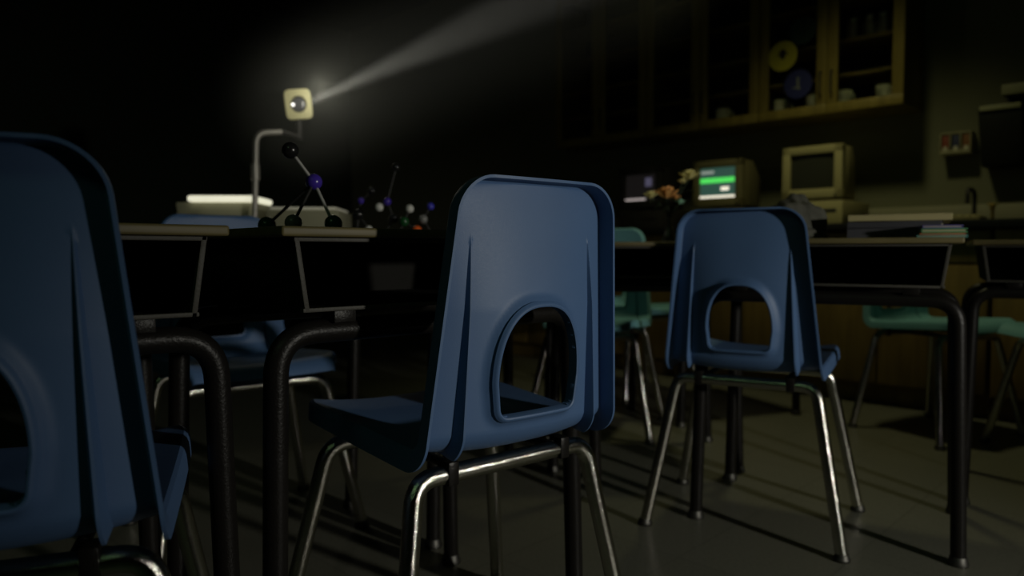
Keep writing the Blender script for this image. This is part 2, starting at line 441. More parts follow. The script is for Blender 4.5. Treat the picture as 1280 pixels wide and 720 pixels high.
# ------------------------------------------------------------------ desks
DR = .0172
def make_desk():
    root = thing('school_desk', 'x', 'desk')
    H = .771
    t = MB(); t.box(-.305, .305, -.23, .23, H - .014, H, .0035, 3)
    t.build('desktop', M['desktop'], root)
    b = MB(); zt, zb = H - .0145, .652; th = .0022
    def tp(s):     # the sides lean inwards towards the bottom
        def f(co):
            k = (zt - co.z) / (zt - zb); return Vector((co.x - math.copysign(.015 * k, co.x) if abs(co.x) > .2 else co.x, co.y, co.z))
        return f
    wx, y0, y1 = .281, -.212, .205
    b.box(-wx, -wx + th, y0, y1, zb, zt, 0, taper=tp(1)); b.box(wx - th, wx, y0, y1, zb, zt, 0, taper=tp(1))
    b.box(-wx + .015, wx - .015, y0, y1, zb, zb + th); b.box(-wx, wx, y1 - th, y1, zb, zt, taper=tp(1))
    b.box(-wx, wx, y0, y1, zt - th, zt)
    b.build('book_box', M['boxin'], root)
    # folded rim round the opening
    b = MB(); lp = .0075
    b.box(-wx, -wx + lp, y0 - .004, y0 + .006, zb, zt, .0012, taper=tp(1)); b.box(wx - lp, wx, y0 - .004, y0 + .006, zb, zt, .0012, taper=tp(1))
    b.box(-wx + .012, wx - .012, y0 - .004, y0 + .006, zb, zb + lp * .8, .0012); b.box(-wx, wx, y0 - .004, y0 + .006, zt - lp * .8, zt, .0012)
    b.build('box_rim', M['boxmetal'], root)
    for sy in (-.19, .19):
        l = MB(); path = fillet([(-.312, sy * 1.04, .01), (-.297, sy, .622), (.297, sy, .622), (.312, sy * 1.04, .01)], .062, 12)
        l.tube(dense(path), DR, 18); lf = l.build('leg_frame', M['deskmetal'], root)
        for x in (-.312, .312):
            g = MB(); g.lathe([(.014, 0), (.022, .001), (.023, .006), (.020, .012), (.0190, .020), (.0175, .022)], 18, (x, sy * 1.04, 0)); g.build('glide', M['glide'], lf)
    for x in (-.20, .20):
        for y in (-.19, .19):
            k = MB(); k.box(x - .018, x + .018, y - .020, y + .020, .634, .6535, .002); k.build('bracket', M['deskmetal'], root)
    return root
desk = make_desk(); GD = 'open-front school desks'
used = False
for (x, y, a, lab) in (
    (-.751, .934, 41, 'school desk in front of the closest blue chair, its right end showing'),
    (-.238, 1.345, 43, 'school desk carrying the large ball-and-stick molecule'),
    (-.104, 2.154, 43, 'school desk carrying the cluster of small molecule models'),
    (.880, 2.015, -30, 'school desk with books, bent black tube leg standing at the right'),
    (1.690, 2.130, -30, 'dark school desk cut off by the right edge, next to the books'),
    (.450, 2.625, 0, 'school desk carrying the vase of flowers'),
    (.93, 3.36, 22, 'farthest school desk, between the flowers and the counter, only thin legs seen')):
    o = place(desk, used, (x, y, 0), R(a), lab, GD); used = True
TOP = TOP2 = .771

# ------------------------------------------------------------------ room
def slab(name, corners, z0, z1, m, kind='structure'):
    b = MB(); n = len(corners)
    v = [Vector((c.x, c.y, z0)) for c in corners] + [Vector((c.x, c.y, z1)) for c in corners]
    f = [tuple(range(n))[::-1], tuple(range(n, 2 * n))] + [(i, (i + 1) % n, n + (i + 1) % n, n + i) for i in range(n)]
    b.add(v, f); o = b.build(name, m, smooth=20); o['kind'] = kind; return o
S0, S1, DW, ZC = -6.5, 6.5, 8.2, 3.0
def quad(s0, s1, d0, d1): return [W(s0, d0, 0), W(s1, d0, 0), W(s1, d1, 0), W(s0, d1, 0)]
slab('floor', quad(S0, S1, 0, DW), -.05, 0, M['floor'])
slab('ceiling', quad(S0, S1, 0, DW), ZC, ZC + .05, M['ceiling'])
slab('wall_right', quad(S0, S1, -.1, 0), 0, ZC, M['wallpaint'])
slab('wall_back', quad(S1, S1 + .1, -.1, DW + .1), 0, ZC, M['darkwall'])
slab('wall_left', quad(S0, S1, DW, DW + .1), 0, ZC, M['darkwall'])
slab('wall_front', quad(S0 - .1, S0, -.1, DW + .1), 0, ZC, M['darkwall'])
slab('baseboard_back', quad(S1 - .012, S1, .7, DW), 0, .10, M['base'])
slab('baseboard_left', quad(S0, S1, DW - .012, DW), 0, .10, M['base'])

def wthing(name, label, cat, s, d, z=0., group=None): return thing(name, label, cat, W(s, d, z), WROT, group)
# local frame of a wall thing: x towards the camera end, y towards the wall, z up
CT = .88
sA = -1.9
wt = wthing('worktop', 'black resin worktop running along the right wall under the cabinets', 'worktop', 0, 0)
b = MB(); b.box(-5.2, 1.9, -.67, -.002, CT - .035, CT, .004); b.build('counter_slab', M['counter'], wt)
b = MB(); b.box(-5.2, 1.9, -.02, -.002, CT, CT + .10, .003); b.build('backsplash', M['greybeige'], wt)
def make_base():
    r = wthing('base_cabinet', 'x', 'cabinet', 0, 0)
    b = MB(); b.box(-.45, .45, -.60, -.01, .10, CT - .036, .002); b.box(-.45, .45, -.54, -.01, 0, .10); b.build('carcass', M['oak2'], r)
    for i in (-1, 1):
        x0, x1 = (-.445, -.003) if i < 0 else (.003, .445)
        b = MB(); b.box(x0, x1, -.62, -.601, .11, CT - .20, .004); d = b.build('door', M['oak2'], r)
        xm = -.05 if i < 0 else .05
        b = MB(); b.tube(dense(fillet([(xm, -.62, .48), (xm, -.645, .48), (xm, -.645, .58), (xm, -.62, .58)], .01)), .004, 8); b.build('handle', M['steel'], d)
        b = MB(); b.box(x0, x1, -.62, -.601, CT - .19, CT - .045, .004); d = b.build('drawer', M['oak2'], r)
        xm = (x0 + x1) / 2
        b = MB(); b.tube(dense(fillet([(xm - .05, -.62, CT - .11), (xm - .05, -.645, CT - .11), (xm + .05, -.645, CT - .11), (xm + .05, -.62, CT - .11)], .01)), .004, 8); b.build('handle', M['steel'], d)
    return r
bc = make_base(); used = False
for s, lab in ((.25, 'oak base cabinet at the right, below the black wall dispenser'), (1.16, 'oak base cabinet below the switched-off beige monitor'), (2.07, 'oak base cabinet below the monitor with the green bar'), (2.98, 'oak base cabinet below the dim charcoal monitor'), (3.89, 'farthest oak base cabinet in the dark')):
    place(bc, used, W(s - .0, 0, 0), WROT, lab, 'oak base cabinets under the worktop'); used = True

# wall cabinets with glass doors
dC = .33
sR, zB = onwall(1129, 129, dC); sM, _ = onwall(948, 150, dC); sP, _ = onwall(1030.5, 140, dC)
wU = abs(sM - sR); HB = 1.05
def make_wallcab(w):
    r = wthing('wall_cabinet', 'x', 'cabinet', 0, 0, zB)
    b = MB()
    b.box(-w, 0, -dC + .02, -.002, 0, .035); b.box(-w, 0, -dC + .02, -.002, HB - .02, HB)
    b.box(-w, -w + .018, -dC + .02, -.002, .02, HB - .02); b.box(-.018, 0, -dC + .02, -.002, .02, HB - .02)
    b.box(-w, 0, -.012, -.002, .02, HB - .02)
    b.build('carcass', M['oak'], r)
    b = MB(); b.box(-w + .019, -.019, -.016, -.0125, .021, HB - .021); b.build('back_panel', M['inside'], r)
    for z in (.19, .37, .58, .80):
        b = MB(); b.box(-w + .019, -.019, -dC + .05, -.017, z, z + .018); b.build('shelf', M['oak2'], r)
    for i in (0, 1):
        x0, x1 = (-w + .001, -w / 2 - .0015) if i == 0 else (-w / 2 + .0015, -.001)
        st = .055; y0, y1 = -dC, -dC + .019
        b = MB(); b.box(x0, x1, y0, y1, 0, .052, .003); b.box(x0, x1, y0, y1, HB - .062, HB, .003)
        b.box(x0, x0 + st, y0, y1, .052, HB - .062, .003); b.box(x1 - st, x1, y0, y1, .052, HB - .062, .003)
        d = b.build('door', M['oak'], r)
        b = MB(); b.box(x0 + st - .002, x1 - st + .002, y0 + .008, y0 + .012, .050, HB - .060); b.build('glass_pane', M['glass'], d)
        xm = x1 - .028 if i == 0 else x0 + .028
        b = MB(); b.tube(dense(fillet([(xm, y0, .10), (xm, y0 - .025, .10), (xm, y0 - .025, .22), (xm, y0, .22)], .01)), .0045, 8); b.build('handle', M['clip'], d)
    return r
wc = make_wallcab(wU); used = False
for k, lab in enumerate(('oak wall cabinet with glass doors and round yellow and blue stickers', 'oak wall cabinet with glass doors, second from the right, fading into shadow', 'oak wall cabinet with glass doors, farthest back in the dark')):
    place(wc, used, W(sR + k * (wU + .004), 0, zB), WROT, lab, 'glass-fronted wall cabinets'); used = True
# crockery and jars in the cabinets
def make_cup():
    r = thing('cup', 'x', 'cup')
    b = MB(); b.lathe([(.026, 0), (.034, .004), (.040, .03), (.042, .082), (.039, .082), (.036, .03), (.028, .008), (.002, .007)], 24); b.build('bowl', M['cup'], r)
    b = MB(); b.tube(fillet([(.038, 0, .058), (.064, 0, .058), (.062, 0, .022), (.036, 0, .020)], .012), .0045, 8); b.build('handle', M['cup'], r)
    return r
cup = make_cup(); used = False
for px, lab in ((1054, 'white cup left in the rightmost glass cabinet door'), (1104, 'white cup right in the rightmost glass cabinet door'), (975, 'white cup under the round stickers in the cabinet'), (1016, 'white cup half hidden by the cabinet stile beside the handles'), (903, 'dim white cup in the second cabinet from the right')):
    s, _ = onwall(px, 125, dC - .06)
    place(cup, used, W(s, dC - .072, zB + .0355), WROT + random.uniform(-1, 1), lab, 'white cups in the wall cabinets'); used = True
used = False
jar = thing('glass_jar', 'x', 'jar')
b = MB(); b.lathe([(.030, 0), (.034, .004), (.034, .075), (.027, .088), (.027, .098), (.002, .098)], 20); b.build('body', M['vase'], jar)
b = MB(); b.lathe([(.029, .0985), (.030, .10), (.030, .116), (.028, .118)], 20); b.build('lid', M['steel'], jar)
for px, z, lab in ((1064, .388, 'left jar on the middle shelf behind cabinet glass'), (1086, .388, 'middle jar on the middle shelf behind cabinet glass'), (1103, .388, 'right jar on the middle shelf behind cabinet glass')):
    s, _ = onwall(px, 40, dC - .10)
    place(jar, used, W(s, dC - .13, zB + z + .0005), WROT, lab, 'jars on the cabinet shelf'); used = True
# round stickers on the glass
def sticker(px, py, rad, m, label, deco, dm):
    s, z = onwall(px, py, dC)
    r = wthing('round_sticker', label, 'sticker', s, dC - .0055, z, 'round stickers on the cabinet glass')
    r.rotation_euler = (PI / 2, 0, WROT)
    b = MB(); b.lathe([(rad, 0.), (rad, .0015)], 40); b.build('disc', m, r)
    deco(dm, r); return r
def ring_deco(m, r):
    b = MB()      # black symbol: a small hatted figure
    b.add([(-.030, .004, .0016), (.030, .004, .0016), (.030, .012, .0016), (-.030, .012, .0016), (-.030, .004, .0026), (.030, .004, .0026), (.030, .012, .0026), (-.030, .012, .0026)], [(0, 1, 2, 3), (4, 5, 6, 7), (0, 1, 5, 4), (1, 2, 6, 5), (2, 3, 7, 6), (3, 0, 4, 7)])
    b.lathe([(.019, .0016), (.019, .0027)], 20, (0, .018, 0)); b.lathe([(.014, .0016), (.014, .0024)], 16, (0, -.004, 0)); b.build('symbol', m, r)
def fig_deco(m, r):
    b = MB(); b.lathe([(.008, .0016), (.008, .0026)], 14, (0, .030, 0))
    b.box(-.006, .006, -.020, .021, .0016, .0026); b.box(-.028, .0, -.022, -.014, .0016, .0026); b.box(-.004, .012, -.03, -.012, .0016, .0026); b.build('symbol', m, r)
sticker(978, 70, .082, M['yellow'], 'round yellow sticker with a black symbol on cabinet glass', ring_deco, M['signblack'])
sticker(997, 105, .078, M['bluesign'], 'round dark blue sticker with a pale figure on cabinet glass', fig_deco, M['signwhite'])
sticker(1003, 38, .074, M['greensign'], 'round dark green sticker above the yellow one', fig_deco, M['greensign'])

# ------------------------------------------------------------------ computers
def computer(pxl, pxr, pyt, pyb, d, mc, label, screen, mbody, case=True):
    s0, zt0 = onwall(pxl, pyt, d); s1, _ = onwall(pxr, pyt, d)
    w = abs(s0 - s1); _, zb0 = onwall(pxl, pyb, d); h = zt0 - zb0; sc = (s0 + s1) / 2
    r = wthing('computer_monitor', label, 'monitor', sc, d, zb0, 'old computer monitors on the worktop')
    b = MB(); fr = .030 + .012
    b.box(-w / 2, w / 2, 0, .05, .012, fr + .02, .006); b.box(-w / 2, w / 2, 0, .05, h - fr, h, .006)
    b.box(-w / 2, -w / 2 + fr, 0, .05, .012, h, .006); b.box(w / 2 - fr, w / 2, 0, .05, .012, h, .006)
    b.build('bezel', M[mc], r)
    b = MB()
    def tp(co):
        k = max(0., (co.y - .16) / .20); return Vector((co.x * (1 - .35 * k), co.y, .02 + (co.z - .02) * (1 - .30 * k)))
    b.box(-w / 2 + .004, w / 2 - .004, .0505, .16, .016, h - .004, .006); b.box(-w / 2 + .006, w / 2 - .006, .155, .36, .018, h - .006, .01, taper=tp); b.build('tube_housing', M[mbody], r)
    b = MB(); b.lathe([(.08, 0), (.09, .004), (.085, .012), (.02, .0119)], 24, (0, .14, 0)); b.build('swivel_foot', M[mbody], r)
    # glass with the gentle bulge of a picture tube
    b = MB(); x0, x1, z0, z1 = -w / 2 + fr - .002, w / 2 - fr + .002, fr + .018, h - fr + .002
    n = 12; v = []
    def yy(x, z): return .012 + .010 * (x / (w / 2)) ** 2 + .010 * ((z - (z0 + z1) / 2) / (h / 2)) ** 2
    for i in range(n + 1):
        for j in range(n + 1):
            x, z = x0 + (x1 - x0) * i / n, z0 + (z1 - z0) * j / n; v.append((x, yy(x, z), z))
    o = len(v); v += [(x, y + .006, z) for x, y, z in v]
    f = [(i * (n + 1) + j, (i + 1) * (n + 1) + j, (i + 1) * (n + 1) + j + 1, i * (n + 1) + j + 1) for i in range(n) for j in range(n)]
    f += [tuple(k + o for k in q) for q in f]
    b.add(v, f); g = b.build('screen', M[screen], r)
    def bar(u0, u1, v0, v1, m, nm):   # a lit mark on the picture, in fractions of the screen
        b = MB(); X0, X1, Z0, Z1 = x0 + (x1 - x0) * u0, x0 + (x1 - x0) * u1, z0 + (z1 - z0) * v0, z0 + (z1 - z0) * v1
        ym = min(yy(X0, Z0), yy(X1, Z1), yy((X0 + X1) / 2, (Z0 + Z1) / 2))
        b.box(X0, X1, ym - .004, ym - .001, Z0, Z1, .0008); b.build(nm, m, g)
    bt = MB(); bt.lathe([(.006, 0), (.006, .004)], 12, (w * .40, -.001, fr * .55), Matrix.Rotation(PI / 2, 4, 'X')); bt.build('power_button', M['dark'], r)
    if case:
        hc = zb0 - CT
        c = wthing('computer_case', case, 'computer', sc, d, CT, 'flat computer cases under the monitors')
        b = MB(); b.box(-w / 2 - .004, w / 2 + .006, .002, .40, .001, hc - .001, .005); b.build('casing', M[mc], c)
        b = MB(); b.box(w * .10, w * .42, -.001, .004, hc * .52, hc * .66, .001); b.build('disk_slot', M['dark'], c)
        b = MB(); b.box(-w * .42, -w * .34, -.001, .004, hc * .3, hc * .45, .001); b.build('power_switch', M['dark'], c)
    return r, bar
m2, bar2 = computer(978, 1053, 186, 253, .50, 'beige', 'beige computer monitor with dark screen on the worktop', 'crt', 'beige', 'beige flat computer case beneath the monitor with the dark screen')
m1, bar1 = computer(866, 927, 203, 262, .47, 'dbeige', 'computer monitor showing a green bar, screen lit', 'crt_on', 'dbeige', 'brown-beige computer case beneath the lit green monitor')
bar1(.04, .40, .80, .90, M['grey_lit'], 'heading')
bar1(.03, .97, .50, .66, M['green_lit'], 'green_bar')
bar1(.60, .82, .24, .36, M['white_lit'], 'cursor')
bar1(-.05, 1.06, -.09, .09, M['white_lit'], 'bottom_bar')
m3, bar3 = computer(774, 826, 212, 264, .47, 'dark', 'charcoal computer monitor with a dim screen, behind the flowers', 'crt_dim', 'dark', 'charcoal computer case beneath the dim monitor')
bar3(-.04, .66, -.07, .09, M['white_dim'], 'bottom_bar')
bar3(.66, .86, .52, .84, M['lav_dim'], 'figure')
# keyboard on the worktop right of the beige monitor
s, _ = onwall(1170, 268, .4)
k = wthing('keyboard', 'beige keyboard lying on the worktop right of the beige monitor', 'keyboard', s, .42, CT)
b = MB(); b.box(-.20, .20, -.07, .08, .0005, .022, .004); b.build('casing', M['dbeige'], k)
for i in range(5):
    for j in range(13):
        b = MB(); x, y = -.18 + j * .0285, -.055 + i * .026
        b.box(x, x + .021, y, y + .019, .0215, .029, .002, 1); b.build('key', M['beige'], k)
# ------------------------------------------------------------------ right wall fittings
def wallbox(px0, px1, py0, py1, d):
    s0, zt_ = onwall(px0, py0, d); s1, _ = onwall(px1, py0, d); _, zb_ = onwall((px0 + px1) / 2, py1, d)
    _, ztm = onwall((px0 + px1) / 2, py0, d)
    return (s0 + s1) / 2, zb_, abs(s0 - s1), ztm - zb_
s, z, w, h = wallbox(1175, 1214, 165, 192, .10)
r = wthing('wall_rack', 'beige wall rack holding red, navy and brown packets', 'rack', s, .10, z)
b = MB(); b.box(-w / 2, w / 2, .085, .098, 0, h, .002); b.box(-w / 2, w / 2, 0, .085, 0, .008); b.box(-w / 2, w / 2, 0, .006, 0, h * .18, .002)
for x in (-w / 2, -w / 6 - .003, w / 6 - .003, w / 2 - .006): b.box(x, x + .006, 0, .085, .008, h, .001)
b.box(-w / 2, w / 2, 0, .085, h - .008, h, .001); b.build('frame', M['rack'], r)
for i, m in enumerate(('p_red', 'p_navy', 'p_brown')):
    x0 = -w / 2 + .009 + i * (w / 3)
    p = wthing('packet', ('red', 'navy', 'brown')[i] + ' packet standing in the beige wall rack', 'packet', s, .10, z, 'packets in the wall rack')
    b = MB(); b.box(x0, x0 + w / 3 - .016, .007, .07, .009, h * .88, .003); q = b.build('box', M[m], p)
    b = MB(); b.lathe([(.012, 0), (.012, .004)], 14, (x0 + w / 6 - .008, .0065, h * .26), Matrix.Rotation(PI / 2, 4, 'X')); b.build('round_label', M['cup'], q)
s, z, w, h = wallbox(1222, 1279, 131, 206, .20)
r = wthing('paper_dispenser', 'black paper towel dispenser with an olive top edge on the right wall', 'dispenser', s, .20, z)
b = MB()
b.box(-w / 2, w / 2, 0, .199, 0, h, .008, taper=lambda co: Vector((co.x * (1 - .12 * max(0, 1 - co.z / (h * .3))), co.y + .06 * max(0, 1 - co.z / (h * .35)) * (1 - co.y / .2), co.z))); b.build('casing', M['towel'], r)
b = MB(); b.box(-w / 2 + .008, w / 2 - .008, -.008, .004, h - .022, h + .002, .003); b.build('top_edge', M['lip'], r)
s, z, w, h = wallbox(1252, 1330, 101, 114, .16)
r = wthing('wall_shelf', 'short olive shelf at the right edge above the black dispenser', 'shelf', s, .16, z)
b = MB(); b.box(-w / 2, w / 2, 0, .159, 0, h, .003); b.build('board', M['lip'], r)
for x in (-w / 2 + .02, w / 2 - .03): b = MB(); b.box(x, x + .01, .02, .159, -.07, 0, .002); b.build('bracket', M['clip'], r)
# brass gas tap and black sink tap on the worktop
s, _ = onwall(1241, 258, .30)
r = wthing('gas_tap', 'small brass gas tap on the worktop at the right', 'tap', s, .30, CT)
b = MB(); b.lathe([(.022, .0005), (.022, .006), (.008, .010), (.007, .06), (.012, .064), (.012, .075), (.004, .078)], 16); b.tube([(0, 0, .055), (0, -.05, .062)], [.007, .005], 10); b.build('body', M['brass'], r)
b = MB(); b.box(-.022, .022, -.006, .006, .078, .086, .002); b.build('handle', M['brass'], r)
s, _ = onwall(1218, 258, .16)
r = wthing('sink_tap', 'dark swan-neck sink tap on the worktop by the right wall', 'tap', s, .16, CT)
b = MB(); b.lathe([(.026, .0005), (.026, .01), (.014, .014)], 18); b.build('base', M['clip'], r)
b = MB(); b.tube(dense(fillet([(0, 0, .014), (0, 0, .16), (0, -.14, .16), (0, -.14, .09)], .05)), .010, 12); b.build('spout', M['clip'], r)

# ------------------------------------------------------------------ teaching table with projector
tb = thing('work_table', 'dark work table at the back left carrying projector and light box', 'table', (-1.05, 3.12, 0), R(4))
b = MB(); b.box(-.80, .80, -.34, .38, .725, .755, .004); b.build('tabletop', M['counter'], tb)
for x in (-.74, .74):
    for y in (-.29, .32): b = MB(); b.box(x - .025, x + .025, y - .025, y + .025, 0, .725, .003); b.build('leg', M['deskmetal'], tb)
b = MB(); b.box(-.74, .74, .30, .33, .60, .725, .002); b.build('apron', M['deskmetal'], tb)
ZT = .7555
pr = thing('overhead_projector', 'overhead projector with arm, its head throwing a beam of light', 'projector', (at(388, 272, 3.02).x, 3.02, ZT), R(3))
b = MB(); hb = .150; b.box(-.142, .142, -.14, .16, .004, hb, .012, taper=lambda co: Vector((co.x * (1.03 - .03 * co.z / hb), co.y * (1.05 - .05 * co.z / hb), co.z))); b.build('body', M['greybeige'], pr)
b = MB(); b.box(-.128, .128, -.128, .145, hb + .0002, hb + .010, .002); b.build('stage_glass', M['stage'], pr)
for x in (-.11, .11):
    for y in (-.11, .12): b = MB(); b.lathe([(.012, 0), (.012, .0045)], 12, (x, y, 0)); b.build('foot', M['dark'], pr)
inv = Matrix.Translation(pr.location) @ Matrix.Rotation(R(3), 4, 'Z'); inv = inv.inverted()
def loc(p): return inv @ Vector(p)
HEAD = at(373, 130, 3.0)
pb = at(317.5, 284, 2.90); pt_ = at(320, 166, 2.90); pe = at(352, 165, 2.95)
b = MB(); b.tube(dense(fillet([loc((pb.x, pb.y, ZT + .0)), loc((pt_.x, pt_.y, pt_.z)), loc(pe)], .05, 10)), .0115, 14); post = b.build('post', M['postmetal'], pr)
b = MB(); kb = at(319, 215, 2.90); b.tube([loc(kb + Vector((0, 0, -.03))), loc(kb + Vector((0, 0, .03)))], .017, 14); b.build('height_knob', M['postmetal'], post)
b = MB(); b.tube(dense([loc(pe), loc(HEAD + Vector((-.005, .02, -.13)))]), .0105, 12); b.tube(dense([loc(HEAD + Vector((-.005, .02, -.14))), loc(HEAD + Vector((-.005, .02, -.06)))]), .013, 12); b.build('arm', M['dark'], pr)
# head: a square frame round a lens, tipped a little towards the beam
hd = bpy.data.objects.new('head', None)
hm = MB()
hw, hh, ri = .052, .060, .032
def frame_pts():
    v = []; f = []; n = 48
    for (sc, y) in ((1., .0), (1., .022)):
        for k in range(n):
            a = 2 * PI * k / n; c, s_ = math.cos(a), math.sin(a); e = .32
            v.append((hw * math.copysign(abs(c) ** e, c), y, hh * math.copysign(abs(s_) ** e, s_)))
    for y in (0., .022):
        for k in range(n):
            a = 2 * PI * k / n; v.append((ri * math.cos(a), y, ri * 1.08 * math.sin(a)))
    for k in range(n):
        q = (k + 1) % n
        f += [(k, q, n + q, n + k), (2 * n + k, 3 * n + k, 3 * n + q, 2 * n + q), (k, 2 * n + k, 2 * n + q, q), (n + k, n + q, 3 * n + q, 3 * n + k)]
    return v, f
v, f = frame_pts(); hm.add(v, f)
Mh = inv @ Matrix.Translation(HEAD) @ Matrix.Rotation(R(12), 4, 'Z') @ Matrix.Rotation(R(-6), 4, 'Y')
hm.v = [tuple(Mh @ Vector(p)) for p in hm.v]; ho = hm.build('head', M['cream'], pr)
b = MB(); b.lathe([(.0, -.004), (.016, -.003), (.026, 0), (.0315, .006), (.0315, .014), (.0, .0141)], 32, (0, 0, 0), Matrix.Rotation(-PI / 2, 4, 'X')); b.v = [tuple(Mh @ (Vector(p) + Vector((0, .006, 0)))) for p in b.v]; b.build('lens', M['lens'], ho)
b = MB(); b.ball((-.0215, -.004, -.002), .0062, 12, 8); b.v = [tuple(Mh @ Vector(p)) for p in b.v]; b.build('lamp_glint', M['hotspot'], ho)
# light box
lb = thing('light_box', 'light box with a glowing white top edge, left of the projector', 'light box', (at(288, 262, 3.06).x, 3.06, ZT), R(2))
zlb = at(288, 252, 2.93).z - ZT; zlt = at(288, 244, 2.93).z - ZT
b = MB(); b.box(-.165, .135, -.105, .13, .0, zlb, .006, taper=lambda co: Vector((co.x * (1.0 + .10 * co.z / .18 * (1 if co.x < 0 else -.0)), co.y, co.z))); b.build('casing', M['greybeige'], lb)
b = MB(); b.box(-.128, .140, -.130, .125, zlb + .0005, zlt, .010); b.build('diffuser', M['lightglow'], lb)

# ------------------------------------------------------------------ molecules
def molecule(name_label, atoms, bonds, group=None, ar=.0145):
    base = Vector(atoms[0][0]); base = Vector((base.x, base.y, TOP2 if base.y < 1.5 else TOP))
    r = thing('molecule_model', name_label, 'molecule model', base, 0, group)
    for p, m, rr in atoms: b = MB(); b.ball(Vector(p) - base, rr or ar, 24, 14); b.build('atom', M['atom_' + m], r)
    for i, j, m in bonds:
        a, c = Vector(atoms[i][0]) - base, Vector(atoms[j][0]) - base
        b = MB(); d = (c - a).normalized(); b.tube([a + d * ar * .8, c - d * ar * .8], .0028, 10); b.build('bond', M[m], r)
    return r
r0 = .0142
def on_top(px, Y, rr=r0): p = at(px, 300, Y); return Vector((p.x, Y, (TOP2 if Y < 1.5 else TOP) + rr + .0005))
a_b = at(392.5, 227.5, 1.30); a_k = at(363, 188, 1.28)
molecule('large ball-and-stick molecule with a violet centre standing at the desk edge',
    [(a_b, 'violet', None), (a_k, 'black', None), (on_top(417, 1.28), 'dgreen', .0155), (on_top(367, 1.24), 'grey', None), (on_top(334, 1.36), 'dgreen', .0165)],
    [(0, 1, 'bond'), (0, 2, 'bond'), (0, 3, 'clip'), (0, 4, 'clip')])
def small(lab, Y, lst, bonds):
    at_ = []
    for px, py, m, rr in lst:
        p = on_top(px, Y, rr) if py is None else at(px, py, Y)
        at_.append((p, m, rr))
    molecule(lab, at_, bonds, 'small molecule models on the desk', .012)
small('small molecule model with violet and half white atoms, leftmost in the cluster', 2.13, [(448, 268, 'black', .016), (451, 251, 'violet', .010), (461, 287, 'white', .012), (446, None, 'black', .013), (465, 239, 'black', .012)], [(0, 1, 'clip'), (0, 2, 'clip'), (0, 3, 'clip'), (1, 4, 'clip')])
small('small molecule model with one white and one blue atom, second in the cluster', 2.08, [(484, 252, 'violet', .012), (474, 259, 'white', .0125), (492, 273, 'black', .014), (480, None, 'black', .013), (495, 209, 'black', .012)], [(0, 1, 'clip'), (0, 2, 'clip'), (2, 3, 'clip'), (0, 4, 'clip')])
small('small molecule model with an orange atom and a white one at right', 2.05, [(512, 261, 'white', .012), (505, 277, 'dgreen', .014), (521, 288, 'orange', .014), (498, None, 'black', .012)], [(0, 1, 'clip'), (1, 2, 'clip'), (1, 3, 'clip')])
small('small molecule model with a blue atom above a grey one, rightmost', 2.05, [(538, 258, 'blue', .011), (529, 274, 'grey', .013), (541, None, 'black', .013)], [(0, 1, 'clip'), (1, 2, 'clip')])

# ------------------------------------------------------------------ flowers
VY = 2.50
vp = at(836, 300, VY)
vs = thing('flower_vase', 'slim grey glass vase with flowers standing on a desk', 'vase', (vp.x, VY, TOP + .0005))
b = MB(); b.lathe([(.014, 0), (.022, .002), (.023, .010), (.016, .03), (.011, .055), (.010, .075), (.013, .088), (.011, .088), (.008, .075), (.008, .02), (.001, .018)], 24); b.build('body', M['vase'], vs)
def petal_ball(o, r, rot=0, n=11, squash=.85):
    b = MB()
    for L, (cnt, rad, op) in enumerate(((3, .35, .15), (5, .62, .35), (7, .95, .75))):
        for k in range(cnt):
            a0 = rot + 2 * PI * k / cnt + L * .5; wd = 2 * PI / cnt * .75; g = []
            nu, nv = 6, 6; vv = []
            for i in range(nu + 1):
                u = i / nu
                for j in range(nv + 1):
                    v_ = j / nv - .5; a = a0 + v_ * wd
                    rr = r * rad * (math.sin(min(1., u * 1.15) * PI * .5) ** .7) * (1 + op * .22 * u * u)
                    z = r * squash * (-.75 + 1.55 * u - op * .75 * u * u * u) - abs(v_) * r * .35 * u
                    vv.append(Vector(o) + Vector((rr * math.cos(a), rr * math.sin(a), z)))
            th = len(vv); vv += [p + (Vector(o) - p).normalized() * .0009 for p in vv]
            f = [(i * (nv + 1) + j, i * (nv + 1) + j + 1, (i + 1) * (nv + 1) + j + 1, (i + 1) * (nv + 1) + j) for i in range(nu) for j in range(nv)]
            f += [tuple(q + th for q in reversed(x)) for x in f]
            b.add(vv, f)
    return b
neck = Vector((vp.x, VY, TOP + .085))
